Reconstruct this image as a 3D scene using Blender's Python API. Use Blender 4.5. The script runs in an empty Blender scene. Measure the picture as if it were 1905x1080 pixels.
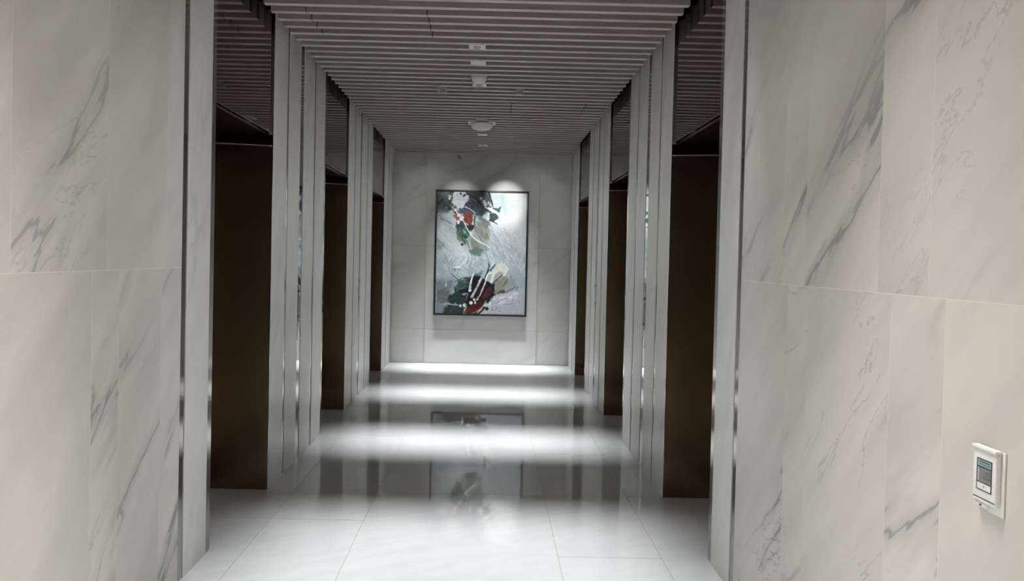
import bpy, bmesh, math, random
import numpy as np
from mathutils import Matrix, Vector

# ------------------------------------------------------------------ camera
scene = bpy.context.scene
C = scene.collection
cam_data = bpy.data.cameras.new('camera')
cam = bpy.data.objects.new('camera', cam_data)
C.objects.link(cam)
cam_data.sensor_fit = 'HORIZONTAL'
cam_data.sensor_width = 36.0
cam_data.lens = 1400.0 / 1905.0 * 36.0
cam_data.shift_x = (952.5 - 922.893) / 1905.0
cam_data.shift_y = (504.231 - 540.0) / 1905.0
cam_data.clip_start = 0.02
roll, pitch, yaw = -0.0225446, -0.0183016, 0.0088386
cy, sy = math.cos(yaw), math.sin(yaw)
cp, sp = math.cos(pitch), math.sin(pitch)
cr, sr = math.cos(roll), math.sin(roll)
Ry = np.array([[cy, 0, -sy], [0, 1, 0], [sy, 0, cy]])
Rx = np.array([[1, 0, 0], [0, cp, -sp], [0, sp, cp]])
Rz = np.array([[cr, -sr, 0], [sr, cr, 0], [0, 0, 1]])
M3 = Rz @ Rx @ Ry                       # rows: right, up, forward in (x, height, depth)
tw = lambda r: Vector((r[0], r[2], r[1]))
right, up, fwd = tw(M3[0]), tw(M3[1]), tw(M3[2])
cam.matrix_world = Matrix(((right.x, up.x, -fwd.x, 0.125),
                           (right.y, up.y, -fwd.y, 0.0),
                           (right.z, up.z, -fwd.z, 1.55),
                           (0, 0, 0, 1)))
scene.camera = cam

# ------------------------------------------------------------------ world, exposure, lights
scene.view_settings.view_transform = 'Standard'
scene.view_settings.look = 'None'
scene.view_settings.gamma = 1.0
scene.view_settings.use_curve_mapping = False
scene.view_settings.exposure = 0.0
world = bpy.data.worlds.new('world')
scene.world = world
world.use_nodes = True
world.node_tree.nodes['Background'].inputs[0].default_value = (0.5, 0.48, 0.45, 1)
world.node_tree.nodes['Background'].inputs[1].default_value = 0.0

CEIL = 3.02                              # underside of the ceiling slats
HALF = 1.296                             # half width between the marble faces
PITCH = 0.1455
gap_y = lambda n: 5.3028 + PITCH * n


def area(name, loc, sx, sy_, power, spread, col=(1, 1, 1), rot=(0, 0, 0)):
    l = bpy.data.lights.new(name, 'AREA')
    l.shape = 'RECTANGLE'
    l.size, l.size_y = sx, sy_
    l.energy = power
    l.spread = math.radians(spread)
    l.color = col
    o = bpy.data.objects.new(name, l)
    o.location = loc
    o.rotation_euler = rot
    C.objects.link(o)
    return o


def spot(name, loc, target, power, angle, blend, col=(1, 1, 1), radius=0.02):
    l = bpy.data.lights.new(name, 'SPOT')
    l.energy = power
    l.spot_size = math.radians(angle)
    l.spot_blend = blend
    l.shadow_soft_size = radius
    l.color = col
    o = bpy.data.objects.new(name, l)
    o.location = loc
    o.rotation_euler = (Vector(target) - Vector(loc)).to_track_quat('-Z', 'Y').to_euler()
    C.objects.link(o)
    return o


COOL = (0.97, 0.99, 1.0)
WARM = (1.0, 0.965, 0.91)
# rows of downlights hidden between the slats
for n, p, w in ((-13, 8, 2.42), (-8, 7.5, 2.05), (7, 11, 2.05), (22, 13, 2.05), (36, 21, 2.05)):
    area('slat_row_light', (0, gap_y(n), CEIL + 0.032), w, 0.05, p, 27, COOL)
# the foyer end of the hall, around and behind the camera
for n, p in ((-23, 34), (-38, 34), (-53, 34)):
    area('foyer_row_light', (0, gap_y(n), CEIL + 0.04), 1.7, 0.06, p, 56, WARM)
# added fill spots, no fittings, along both edges, each aimed at the opposite wall
for n in range(-52, 38, 5):
    near = gap_y(n) < 3.4
    for x in (-1.0, 1.0):
        spot('wall_fill_spot', (x, gap_y(n), CEIL - 0.004), (-x * 1.296, gap_y(n), 1.60), 20 if near else 15.5, 62, 1.0, WARM if near else (1.0, 0.985, 0.955), 0.01)
# two downlights over the foyer, close to the walls
for x in (-0.62, 0.62):
    spot('foyer_downlight', (x, gap_y(-24), CEIL - 0.004), (x * 1.7, gap_y(-24), 0.0), 26, 80, 0.8, WARM, 0.008)
# picture spots
for x, wide, core in ((-0.33, 74, 36), (0.345, 92, 120)):
    spot('picture_light', (x, 9.31, 2.99), (x * 0.62, 10.9, 1.62), wide, 40, 1.0, COOL)
    spot('picture_light', (x, 9.30, 2.99), (x * 0.95, 10.9, 2.31), core, 25, 0.8, COOL)
# added fill, from no real lamp, on the upper part of the far wall
for x in (-0.95, 0.95):
    spot('far_wall_fill', (x, gap_y(28), CEIL - 0.004), (x * 0.75, 10.9, 2.2), 11, 54, 1.0, (1, 0.99, 0.96), 0.01)

# ------------------------------------------------------------------ materials


class NT:
    def __init__(self, name):
        self.m = bpy.data.materials.new(name)
        self.m.use_nodes = True
        self.t = self.m.node_tree
        self.b = self.t.nodes['Principled BSDF']

    def n(self, typ, **kw):
        nd = self.t.nodes.new(typ)
        for k, v in kw.items():
            setattr(nd, k, v)
        return nd

    def l(self, a, b):
        self.t.links.new(a, b)

    def math(self, op, a, b=None, c=None, clamp=False):
        nd = self.n('ShaderNodeMath', operation=op)
        nd.use_clamp = clamp
        for i, v in enumerate((a, b, c)):
            if v is None:
                continue
            if isinstance(v, (int, float)):
                nd.inputs[i].default_value = v
            else:
                self.l(v, nd.inputs[i])
        return nd.outputs[0]

    def dot(self, v, vec):
        nd = self.n('ShaderNodeVectorMath', operation='DOT_PRODUCT')
        self.l(v, nd.inputs[0])
        nd.inputs[1].default_value = vec
        return nd.outputs['Value']

    def comb(self, *xs):
        nd = self.n('ShaderNodeCombineXYZ')
        for i, v in enumerate(xs):
            if isinstance(v, (int, float)):
                nd.inputs[i].default_value = v
            else:
                self.l(v, nd.inputs[i])
        return nd.outputs[0]

    def noise(self, vec, scale, detail=3, rough=0.5, dist=0.0):
        nd = self.n('ShaderNodeTexNoise')
        self.l(vec, nd.inputs['Vector'])
        nd.inputs['Scale'].default_value = scale
        nd.inputs['Detail'].default_value = detail
        nd.inputs['Roughness'].default_value = rough
        nd.inputs['Distortion'].default_value = dist
        return nd.outputs[0]

    def smooth(self, v, a, b, lo=0.0, hi=1.0):
        nd = self.n('ShaderNodeMapRange', interpolation_type='SMOOTHSTEP')
        self.l(v, nd.inputs[0])
        for i, x in enumerate((a, b, lo, hi)):
            nd.inputs[i + 1].default_value = x
        return nd.outputs[0]

    def mix(self, f, a, b):
        nd = self.n('ShaderNodeMix', data_type='RGBA')
        for sock, v in ((nd.inputs[0], f), (nd.inputs[6], a), (nd.inputs[7], b)):
            if isinstance(v, (int, float)):
                sock.default_value = v
            elif isinstance(v, tuple):
                sock.default_value = (*v, 1)
            else:
                self.l(v, sock)
        return nd.outputs[2]

    def pos(self):
        return self.n('ShaderNodeNewGeometry').outputs['Position']

    def rnd(self):
        return self.n('ShaderNodeObjectInfo').outputs['Random']

    def bump(self, h, strength, dist=0.002):
        nd = self.n('ShaderNodeBump')
        nd.inputs['Strength'].default_value = strength
        nd.inputs['Distance'].default_value = dist
        self.l(h, nd.inputs['Height'])
        self.l(nd.outputs[0], self.b.inputs['Normal'])

    def set(self, **kw):
        for k, v in kw.items():
            s = self.b.inputs[k.replace('_', ' ')]
            if isinstance(v, (int, float)):
                s.default_value = v
            elif isinstance(v, tuple):
                s.default_value = (*v, 1)
            else:
                self.l(v, s)
        return self


def plain(name, col, rough=0.5, metal=0.0, var=0.06, **kw):
    """a material whose colour and gloss wander a little over the surface"""
    k = NT(name)
    nz = k.noise(k.pos(), 9.0, 3)
    d = tuple(c * (1 - var) for c in col)
    u = tuple(min(1, c * (1 + var)) for c in col)
    k.set(Base_Color=k.mix(nz, d, u), Roughness=rough, Metallic=metal, **kw)
    return k.m


def marble(name, base, vein, along, across, out, rough, amount=1.0, scale=1.0, spec=0.5, cloud=0.1):
    """pale stone with sparse diagonal grey veins; along / across are unit vectors in the slab's face"""
    k = NT(name)
    P = k.pos()
    r = k.rnd()
    a = k.math('ADD', k.dot(P, along), k.math('MULTIPLY', r, 37.0))
    c = k.math('ADD', k.dot(P, across), k.math('MULTIPLY', r, 91.0))
    o = k.dot(P, out)
    v = k.comb(k.math('MULTIPLY', a, 0.30 * scale), k.math('MULTIPLY', c, 1.35 * scale), k.math('MULTIPLY_ADD', r, 13.0, o))
    n1 = k.noise(v, 1.5, 5, 0.52, 0.35)
    d1 = k.math('ABSOLUTE', k.math('SUBTRACT', n1, 0.5))
    thin = k.smooth(d1, 0.0, 0.016, 1.0, 0.0)
    soft = k.smooth(d1, 0.0, 0.07, 0.35, 0.0)
    mk = k.noise(v, 1.1, 2, 0.5)
    mask = k.smooth(mk, 0.44, 0.60)
    v2 = k.comb(k.math('MULTIPLY', a, 0.7 * scale), k.math('MULTIPLY', c, 1.9 * scale), k.math('MULTIPLY_ADD', r, 29.0, 5.0))
    n2 = k.noise(v2, 2.3, 6, 0.6, 0.8)
    d2 = k.math('ABSOLUTE', k.math('SUBTRACT', n2, 0.5))
    hair = k.math('MULTIPLY', k.smooth(d2, 0.0, 0.012, 0.45, 0.0), k.smooth(k.noise(v2, 0.9, 2), 0.52, 0.66))
    f = k.math('ADD', k.math('MULTIPLY', k.math('MAXIMUM', thin, soft), mask), hair, clamp=True)
    sepa = k.n('ShaderNodeSeparateColor')
    k.l(k.n('ShaderNodeObjectInfo').outputs['Color'], sepa.inputs[0])
    f = k.math('MULTIPLY', f, k.math('MULTIPLY', sepa.outputs[0], amount), clamp=True)
    cl = k.noise(v, 2.2, 4, 0.55)
    d = tuple(x * (1 - cloud) for x in base)
    u = tuple(min(1, x * (1 + cloud)) for x in base)
    k.set(Base_Color=k.mix(f, k.mix(k.smooth(cl, 0.3, 0.7), d, u), vein), Roughness=rough)
    k.b.inputs['Specular IOR Level'].default_value = spec
    return k.m


def nrm(v):
    v = Vector(v).normalized()
    return tuple(v)


WALLC, VEINC = (0.60, 0.587, 0.548), (0.31, 0.31, 0.305)
M = {}
M['marble_left'] = marble('marble_left', WALLC, VEINC, nrm((0, .70, .71)), nrm((0, .71, -.70)), (1, 0, 0), 0.42, 1.5, spec=0.25)
M['marble_right'] = marble('marble_right', WALLC, VEINC, nrm((0, -.72, .69)), nrm((0, .69, .72)), (1, 0, 0), 0.42, 1.5, spec=0.25)
M['marble_end'] = marble('marble_end', (0.62, 0.615, 0.60), (0.36, 0.36, 0.355), nrm((.8, 0, .6)), nrm((.6, 0, -.8)), (0, 1, 0), 0.35, 0.5, 0.8, spec=0.3, cloud=0.05)
M['strip_left'] = marble('strip_left', (0.74, 0.74, 0.725), (0.48, 0.48, 0.48), nrm((0, .35, .93)), nrm((0, .93, -.35)), (1, 0, 0), 0.35, 0.5, 1.4, spec=0.3, cloud=0.06)
M['strip_right'] = marble('strip_right', (0.74, 0.74, 0.725), (0.48, 0.48, 0.48), nrm((0, -.35, .93)), nrm((0, .93, .35)), (1, 0, 0), 0.35, 0.5, 1.4, spec=0.3, cloud=0.06)
M['floor_stone'] = marble('floor_stone', (0.585, 0.595, 0.60), (0.46, 0.465, 0.465), nrm((.9, .43, 0)), nrm((.43, -.9, 0)), (0, 0, 1), 0.022, 0.18, 5.0, spec=0.55, cloud=0.035)
M['grout_light'] = plain('grout_light', (0.72, 0.70, 0.66), 0.8)
M['grout_floor'] = plain('grout_floor', (0.34, 0.31, 0.265), 0.7)
M['core'] = plain('dark_core', (0.05, 0.045, 0.04), 0.8)
M['plenum'] = plain('plenum_black', (0.02, 0.019, 0.018), 0.9)
M['steel'] = plain('bronze_tinted_steel', (0.42, 0.385, 0.35), 0.10, 1.0, 0.03)
M['pale_metal'] = plain('pale_satin_metal', (0.55, 0.50, 0.46), 0.45, 0.6, 0.03)
M['mirror'] = plain('grey_mirror', (0.52, 0.51, 0.50), 0.03, 1.0, 0.01)
M['bronze_mirror'] = plain('bronze_mirror', (0.20, 0.165, 0.14), 0.03, 1.0, 0.01)
M['bronze_dark'] = plain('dark_bronze', (0.05, 0.03, 0.018), 0.35, 1.0)
M['white_plastic'] = plain('white_plastic', (0.82, 0.81, 0.785), 0.45, 0, 0.02)
M['grey_plastic'] = plain('grey_plastic', (0.42, 0.415, 0.41), 0.5, 0, 0.03)
M['black'] = plain('black_frame', (0.012, 0.012, 0.013), 0.4, 0, 0.05)
M['dark_hole'] = plain('dark_opening', (0.02, 0.02, 0.02), 0.8)
M['chrome'] = plain('chrome', (0.8, 0.8, 0.8), 0.12, 1.0, 0.02)
M['teal_print'] = plain('teal_print', (0.07, 0.20, 0.20), 0.5)
M['label_grey'] = plain('label_grey', (0.30, 0.40, 0.41), 0.5, 0, 0.05)
M['lcd'] = plain('lcd_glass', (0.22, 0.24, 0.235), 0.15, 0, 0.06)
M['lcd_dark'] = plain('lcd_segments', (0.10, 0.11, 0.115), 0.3)
M['navy'] = plain('navy_outline', (0.035, 0.035, 0.05), 0.5)


def brushed(name, col, rough):
    k = NT(name)
    P = k.pos()
    v = k.comb(k.math('MULTIPLY', k.dot(P, (1, 0, 0)), 160.0), k.math('MULTIPLY', k.dot(P, (0, 1, 0)), 160.0), k.math('MULTIPLY', k.dot(P, (0, 0, 1)), 1.5))
    nz = k.noise(v, 1.0, 4)
    d = tuple(c * .9 for c in col)
    u = tuple(c * 1.1 for c in col)
    k.set(Base_Color=k.mix(nz, d, u), Roughness=rough, Metallic=1.0, Anisotropic=0.9)
    k.l(k.comb(1.0, 1.0, 0.0), k.b.inputs['Tangent'])      # grain runs upright, gloss spreads sideways
    return k.m


M['bronze_panel'] = brushed('brushed_bronze', (0.235, 0.17, 0.107), 0.25)


def slat_mat(name, lo, hi):
    k = NT(name)
    P = k.pos()
    r = k.rnd()
    v = k.comb(k.math('MULTIPLY_ADD', r, 40.0, k.math('MULTIPLY', k.dot(P, (1, 0, 0)), 1.2)),
               k.math('MULTIPLY', k.dot(P, (0, 1, 0)), 60.0), k.math('MULTIPLY', k.dot(P, (0, 0, 1)), 60.0))
    nz = k.noise(v, 1.0, 5, 0.6, 0.3)
    k.set(Base_Color=k.mix(k.smooth(nz, 0.3, 0.7), lo, hi), Roughness=0.5)
    k.b.inputs['Specular IOR Level'].default_value = 0.25
    return k.m


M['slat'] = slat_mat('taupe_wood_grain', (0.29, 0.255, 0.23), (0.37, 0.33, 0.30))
M['slat_lit_under'] = slat_mat('floor_lit_slat_underside', (0.52, 0.475, 0.45), (0.60, 0.555, 0.53))  # undersides painted paler for the light bouncing up off the floor

# ------------------------------------------------------------------ mesh helpers


def box_data(boxes):
    vs, fs = [], []
    for (x0, x1, y0, y1, z0, z1) in boxes:
        x0, x1 = min(x0, x1), max(x0, x1)
        b = len(vs)
        vs += [(x0, y0, z0), (x1, y0, z0), (x1, y1, z0), (x0, y1, z0), (x0, y0, z1), (x1, y0, z1), (x1, y1, z1), (x0, y1, z1)]
        fs += [tuple(b + i for i in f) for f in ((0, 3, 2, 1), (4, 5, 6, 7), (0, 1, 5, 4), (1, 2, 6, 5), (2, 3, 7, 6), (3, 0, 4, 7))]
    return vs, fs


def link(name, mesh, mat, parent=None):
    if mat and not mesh.materials:
        mesh.materials.append(mat)
    o = bpy.data.objects.new(name, mesh)
    C.objects.link(o)
    if parent:
        o.parent = parent
    return o


def boxes(name, bl, mat, parent=None, origin=None):
    """one mesh object made of axis-aligned boxes, its origin at the given point (parent space is world minus parent location)"""
    vs, fs = box_data(bl)
    ox = Vector(origin) if origin else Vector((0, 0, 0))
    me = bpy.data.meshes.new(name)
    me.from_pydata([tuple(Vector(v) - ox) for v in vs], [], fs)
    o = link(name, me, mat, parent)
    pl = parent.location if parent else Vector((0, 0, 0))
    if parent and parent.parent:
        pl = pl + parent.parent.location
    o.location = ox - pl
    return o


def piece(name, b, mat, parent=None, bevel=0.0, seg=2):
    """a single box, origin at its middle, optionally with rounded edges"""
    x0, x1, y0, y1, z0, z1 = b
    x0, x1 = min(x0, x1), max(x0, x1)
    c = ((x0 + x1) / 2, (y0 + y1) / 2, (z0 + z1) / 2)
    o = boxes(name, [(x0, x1, y0, y1, z0, z1)], mat, parent, c)
    if bevel:
        bm = bmesh.new()
        bm.from_mesh(o.data)
        bmesh.ops.bevel(bm, geom=bm.edges[:], offset=bevel, segments=seg, profile=0.5, affect='EDGES', clamp_overlap=True)
        for f in bm.faces:
            f.smooth = True
        bm.to_mesh(o.data)
        bm.free()
        o.data.set_sharp_from_angle(angle=math.radians(40))
    return o


def lathe(name, prof, mat, parent, loc, axis='z', seg=32):
    """surface of revolution; prof is [(radius, height)...]; loc in world space"""
    vs, fs = [], []
    for (r, h) in prof:
        for i in range(seg):
            a = 2 * math.pi * i / seg
            p = (r * math.cos(a), r * math.sin(a), h)
            if axis == 'x':
                p = (p[2], p[0], p[1])
            elif axis == 'y':
                p = (p[0], p[2], p[1])
            vs.append(p)
    for j in range(len(prof) - 1):
        for i in range(seg):
            k = (i + 1) % seg
            fs.append((j * seg + i, j * seg + k, (j + 1) * seg + k, (j + 1) * seg + i))
    fs.append(tuple(range(seg))[::-1])
    fs.append(tuple((len(prof) - 1) * seg + i for i in range(seg)))
    me = bpy.data.meshes.new(name)
    me.from_pydata(vs, [], fs)
    bm = bmesh.new()
    bm.from_mesh(me)
    bmesh.ops.recalc_face_normals(bm, faces=bm.faces[:])
    for f in bm.faces:
        f.smooth = len(f.verts) == 4
    bm.to_mesh(me)
    bm.free()
    me.set_sharp_from_angle(angle=math.radians(40))
    o = link(name, me, mat, parent)
    pl = Vector((0, 0, 0))
    q = parent
    while q:
        pl = pl + q.location
        q = q.parent
    o.location = Vector(loc) - pl
    return o


def struct(o):
    o['kind'] = 'structure'
    return o


def tag(o, label, cat, group=None):
    o['label'] = label
    o['category'] = cat
    if group:
        o['group'] = group
    return o


def thing(name, loc, label, cat, group=None):
    o = bpy.data.objects.new(name, None)
    o.empty_display_size = 0.1
    C.objects.link(o)
    o.location = loc
    return tag(o, label, cat, group)


# ------------------------------------------------------------------ room shell
Y0, Y1 = -4.0, 10.94
DEEP = 1.75                                # back of the lift recesses
LIFTS = [(3.90, 4.906), (6.48, 7.482), (9.076, 10.034)]
TOP = 3.22
PL = 3.30

# floor: screed with polished stone tiles laid on it
floor = struct(boxes('floor', [(-1.9, 1.9, Y0, Y1 + 0.1, -0.12, -0.016)], M['core']))
g = boxes('grout_bed', [(-1.82, 1.82, Y0, Y1, -0.016, -0.0012)], M['grout_floor'], floor)
XC = [-1.80, -1.475, -1.117, -0.575, 0.515, 1.057, 1.415, 1.80]
OFF = [4.37, 2.32, 4.37, 4.91, 3.89, 4.91, 3.89]
TL = 2.05
J = 0.0016
for i in range(7):
    y = OFF[i]
    while y > Y0:
        y -= TL
    while y < Y1:
        a, b = max(y, Y0), min(y + TL, Y1)
        if b - a > 0.05:
            piece('tile', (XC[i] + J, XC[i + 1] - J, a + J, b - J, -0.0012, 0.0), M['floor_stone'], floor)
        y += TL

# ceiling: black plenum with a row of taupe slats hung under it
ceiling = struct(boxes('ceiling', [(-1.9, 1.9, Y0, Y1 + 0.1, PL, PL + 0.1)], M['plenum']))
SX, ST, SH = 1.243, 0.046, 0.15
slat_meshes = {}


def slat(x0, x1, yc):
    key = (round(x0, 3), round(x1, 3))
    if key not in slat_meshes:
        vs, fs = box_data([(x0, x1, -ST / 2, ST / 2, CEIL, CEIL + SH)])
        me = bpy.data.meshes.new('slat')
        me.from_pydata(vs, [], fs)
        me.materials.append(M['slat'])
        me.materials.append(M['slat_lit_under'])
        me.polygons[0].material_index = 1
        slat_meshes[key] = me
    o = bpy.data.objects.new('slat', slat_meshes[key])
    C.objects.link(o)
    o.parent = ceiling
    o.location = (0, yc, 0)


CUTS = {}
for k in range(-4, 0):
    CUTS[k] = [(-1.032, -1.026), (-0.294, -0.288)]
for k in range(14, 18):
    CUTS[k] = [(0.299, 0.305), (1.012, 1.018)]
CUTS[10] = [(-0.366, -0.288), (0.318, 0.396)]       # around the spotlights
CUTS[28] = [(-0.366, -0.288), (0.302, 0.380)]
CUTS[7] = [(-0.066, 0.076)]                         # around the sensor box
CUTS[20] = [(-0.062, 0.072)]                        # around the dome's mount
for k in range(-63, 39):
    yc = 5.23 + PITCH * k
    xs = [-SX]
    for a, b in sorted(CUTS.get(k, [])):
        xs += [a, b]
    xs.append(SX)
    for a, b in CUTS.get(k, []):
        if b - a < 0.01:
            piece('joint_spacer', (a, b, yc - ST / 2 + 0.0005, yc + ST / 2 - 0.0005, CEIL + 0.0005, CEIL + SH), M['black'], ceiling)
    for i in range(0, len(xs), 2):
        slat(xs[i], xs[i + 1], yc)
boxes('hanger_rail', [(x - 0.015, x + 0.015, Y0, Y1 - 0.1, CEIL + SH, PL) for x in (-0.95, 0, 0.95)], M['plenum'], ceiling)


def side_wall(sgn, name, low, upp, marb, strip):
    S = lambda a: a * sgn
    core = [(S(1.300), S(DEEP + 0.1), Y0, 3.486, 0, PL),
            (S(1.325), S(DEEP + 0.1), 3.486, LIFTS[0][0] - 0.012, 0, PL)]
    for i in range(3):
        a = LIFTS[i][1] + 0.012
        b = LIFTS[i + 1][0] - 0.012 if i < 2 else Y1 + 0.1
        core.append((S(1.325), S(DEEP + 0.1), a, b, 0, PL))
        core.append((S(1.336), S(DEEP + 0.1), LIFTS[i][0] - 0.012, a, 2.325, PL))
        core.append((S(DEEP), S(DEEP + 0.1), LIFTS[i][0] - 0.012, a, 0, 2.325))
    w = struct(boxes(name, core, M['core']))
    # pale joints behind the near tiles
    boxes('grout_bed', [(S(1.2964), S(1.3), Y0, 3.486, 0, TOP)], M['grout_light'], w)
    zj = 1.55 - 0.080
    for (z0, z1, js) in ((0.0, zj, low), (zj, TOP, upp)):
        ys = [Y0] + sorted(js) + [3.488]
        for a, b in zip(ys[:-1], ys[1:]):
            mt = piece('marble_tile', (S(HALF), S(1.2964), a + 0.0014, b - 0.0014, z0 + 0.0014, z1 - 0.0014), marb, w)
            v = (0.55 if sgn < 0 else 0.8) if z0 > 0 else 1.0     # how strongly this slab is veined
            mt.color = (v, v, v, 1)
    segs = [(3.55, 3.835)]
    mets = [(3.488, 3.55)]
    mirs = []
    for i in (0, 1):
        a = LIFTS[i][1]
        p = ((4.914, 5.237, 5.287, 5.598, 5.710, 6.040, 6.090, 6.417) if i == 0 else
             (7.490, 7.842, 7.892, 8.187, 8.290, 8.637, 8.685, 9.011))
        segs += [(p[0], p[1]), (p[2], p[3]), (p[4], p[5]), (p[6], p[7])]
        mets += [(p[1], p[2]), (p[5], p[6])]
        mirs += [(p[3], p[4])]
    segs += [(10.042, 10.41), (10.46, 10.895)]
    mets += [(10.41, 10.46)]
    for a, b in segs:
        piece('marble_strip', (S(HALF), S(1.325), a, b, 0, TOP), strip, w)
    for a, b in mets:
        piece('metal_strip', (S(1.2995), S(1.325), a, b, 0, TOP), M['steel'], w)
    for a, b in mirs:
        piece('mirror_strip', (S(1.2995), S(1.325), a, b, 0, TOP), M['mirror'], w)
    return w


wl = side_wall(-1, 'wall_left', [3.279, 2.906, 2.706, 2.14, 1.58, 1.02, 0.46, -0.1, -0.66, -1.22, -1.8, -2.4, -3.0, -3.5],
               [3.321, 2.806, 2.244, 1.68, 1.12, 0.56, 0.0, -0.56, -1.12, -1.7, -2.3, -2.9, -3.5], M['marble_left'], M['strip_left'])
wr = side_wall(1, 'wall_right', [2.937, 2.744, 2.179, 1.916, 1.38, 0.84, 0.30, -0.26, -0.82, -1.4, -2.0, -2.6, -3.2],
               [3.002, 2.786, 2.259, 1.997, 1.43, 0.87, 0.31, -0.25, -0.81, -1.4, -2.0, -2.6, -3.2], M['marble_right'], M['strip_right'])

# far wall with the picture: a proud middle bay between two side bays
we = struct(boxes('wall_far', [(-1.9, 1.9, Y1, Y1 + 0.1, 0, PL)], M['core']))
for (x0, x1, yf) in ((-1.325, -0.803, 10.922), (-0.800, 0.823, 10.900), (0.826, 1.325, 10.922)):
    for (z0, z1) in ((0.004, 0.493), (0.495, 1.70), (1.702, TOP)):
        piece('marble_panel', (x0, x1, yf, Y1, z0, z1), M['marble_end'], we)
# wall behind the camera
wb = struct(boxes('wall_back', [(-1.9, 1.9, Y0 - 0.1, Y0, 0, PL)], M['core']))
for i in range(4):
    piece('marble_panel', (-1.295 + i * 0.648, -1.295 + i * 0.648 + 0.645, Y0, Y0 + 0.01, 0, TOP), M['marble_end'], wb)

# ------------------------------------------------------------------ lift entrances
SIDE = {-1: 'left', 1: 'right'}
ORD = ['nearest', 'middle', 'farthest']


def lift(sgn, i):
    S = lambda a: a * sgn
    a, b = LIFTS[i]
    t = thing('lift_entrance', (S(1.5), (a + b) / 2, 0),
              f'{ORD[i]} of the three brown bronze lift entrances in the {SIDE[sgn]} wall, dark mirror above', 'elevator')
    piece('jamb_panel', (S(1.325), S(DEEP), a - 0.012, a, 0, 2.235), M['bronze_panel'], t)
    piece('jamb_panel', (S(1.300), S(DEEP), b, b + 0.0078, 0, 2.235), M['bronze_panel'], t)
    piece('upper_jamb', (S(1.300), S(DEEP), b, b + 0.0078, 2.245, 2.312), M['bronze_dark'], t)
    piece('upper_jamb', (S(1.325), S(DEEP), a - 0.012, a, 2.245, 2.312), M['bronze_dark'], t)
    # slightly bowed bright edge across the head of the far jamb
    vs, fs = [], []
    N = 12
    for q in range(N + 1):
        u = q / N
        x = S(1.325 + u * (DEEP - 1.325))
        z = 2.240 + 0.010 * math.sin(u * math.pi * 0.5)
        vs += [(x, b - 0.004, z - 0.003), (x, b - 0.004, z + 0.003), (x, b + 0.004, z + 0.003), (x, b + 0.004, z - 0.003)]
    for q in range(N):
        for e in range(4):
            f = (q * 4 + e, q * 4 + (e + 1) % 4, q * 4 + 4 + (e + 1) % 4, q * 4 + 4 + e)
            fs.append(f)
    fs += [(3, 2, 1, 0), (N * 4, N * 4 + 1, N * 4 + 2, N * 4 + 3)]
    me = bpy.data.meshes.new('head_edge')
    me.from_pydata([(v[0] - t.location.x, v[1] - t.location.y, v[2]) for v in vs], [], fs)
    bm = bmesh.new(); bm.from_mesh(me); bmesh.ops.recalc_face_normals(bm, faces=bm.faces[:]); bm.to_mesh(me); bm.free()
    link('head_edge', me, M['pale_metal'], t)
    piece('soffit', (S(1.336), S(DEEP), a, b, 2.312, 2.325), M['bronze_dark'], t)
    piece('header_edge', (S(1.304), S(1.336), a, b, 2.319, 2.325), M['steel'], t)
    mp = piece('mirror_panel', (S(1.308), S(1.336), a, b, 2.325, TOP), M['bronze_mirror'], t)
    mp['label'] = 'dark bronze mirror panel above the opening'
    piece('trim', (S(1.300), S(1.325), a - 0.065, a, 0, TOP), M['steel'], t)
    piece('edge_strip', (S(1.2965), S(1.300), b, b + 0.0078, 0, TOP), M['steel'], t)
    piece('trim', (S(1.300), S(1.325), b, b + 0.0078, 2.325, TOP), M['steel'], t)
    mid = (a + b) / 2
    piece('door_panel', (S(1.735), S(1.748), a + 0.002, mid - 0.002, 0.01, 2.235), M['bronze_panel'], t)
    piece('door_panel', (S(1.735), S(1.748), mid + 0.002, b - 0.002, 0.01, 2.235), M['bronze_panel'], t)
    piece('transom', (S(1.735), S(1.748), a + 0.002, b - 0.002, 2.245, 2.310), M['bronze_dark'], t)
    piece('sill', (S(1.70), S(1.735), a + 0.002, b - 0.002, 0, 0.008), M['steel'], t)
    return t


for sgn in (-1, 1):
    for i in range(3):
        lift(sgn, i)

# ------------------------------------------------------------------ call panels on the mirror strips
for sgn in (-1, 1):
    for i, yc in ((0, 5.654), (1, 8.2385)):
        S = lambda a: a * sgn
        where = 'nearer' if i == 0 else 'farther'
        t = thing('call_panel', (S(1.2995), yc, 1.10),
                  f'slim steel lift call panel on the {where} mirror strip of the {SIDE[sgn]} wall', 'call panel')
        piece('plate', (S(1.2965), S(1.2995), yc - 0.042, yc + 0.042, 0.90, 1.31), M['steel'], t, 0.001)
        for z in (1.255, 1.065):
            lathe('button', [(0.021, 0), (0.021, -0.006 * sgn), (0.017, -0.009 * sgn), (0.001, -0.0095 * sgn)], M['chrome'], t, (S(1.2965), yc, z), 'x', 20)

# ------------------------------------------------------------------ ceiling fittings
PX = 0.005


def gap_plate(t, yc, w, z=CEIL):
    return piece('cover_plate', (PX - w / 2, PX + w / 2, yc - 0.052, yc + 0.052, z - 0.001, z + 0.008), M['white_plastic'], t, 0.002)


def sprinkler(n, label):
    yc = gap_y(n)
    t = thing('sprinkler', (PX, yc, CEIL), label, 'sprinkler')
    gap_plate(t, yc, 0.118)
    lathe('escutcheon', [(0.030, -0.001), (0.028, -0.006), (0.016, -0.008)], M['grey_plastic'], t, (PX, yc, CEIL), 'z', 24)
    lathe('pendant_head', [(0.008, -0.006), (0.008, -0.022), (0.004, -0.026), (0.004, -0.040), (0.014, -0.043), (0.014, -0.046), (0.002, -0.047)], M['chrome'], t, (PX, yc, CEIL), 'z', 16)
    return t


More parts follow.
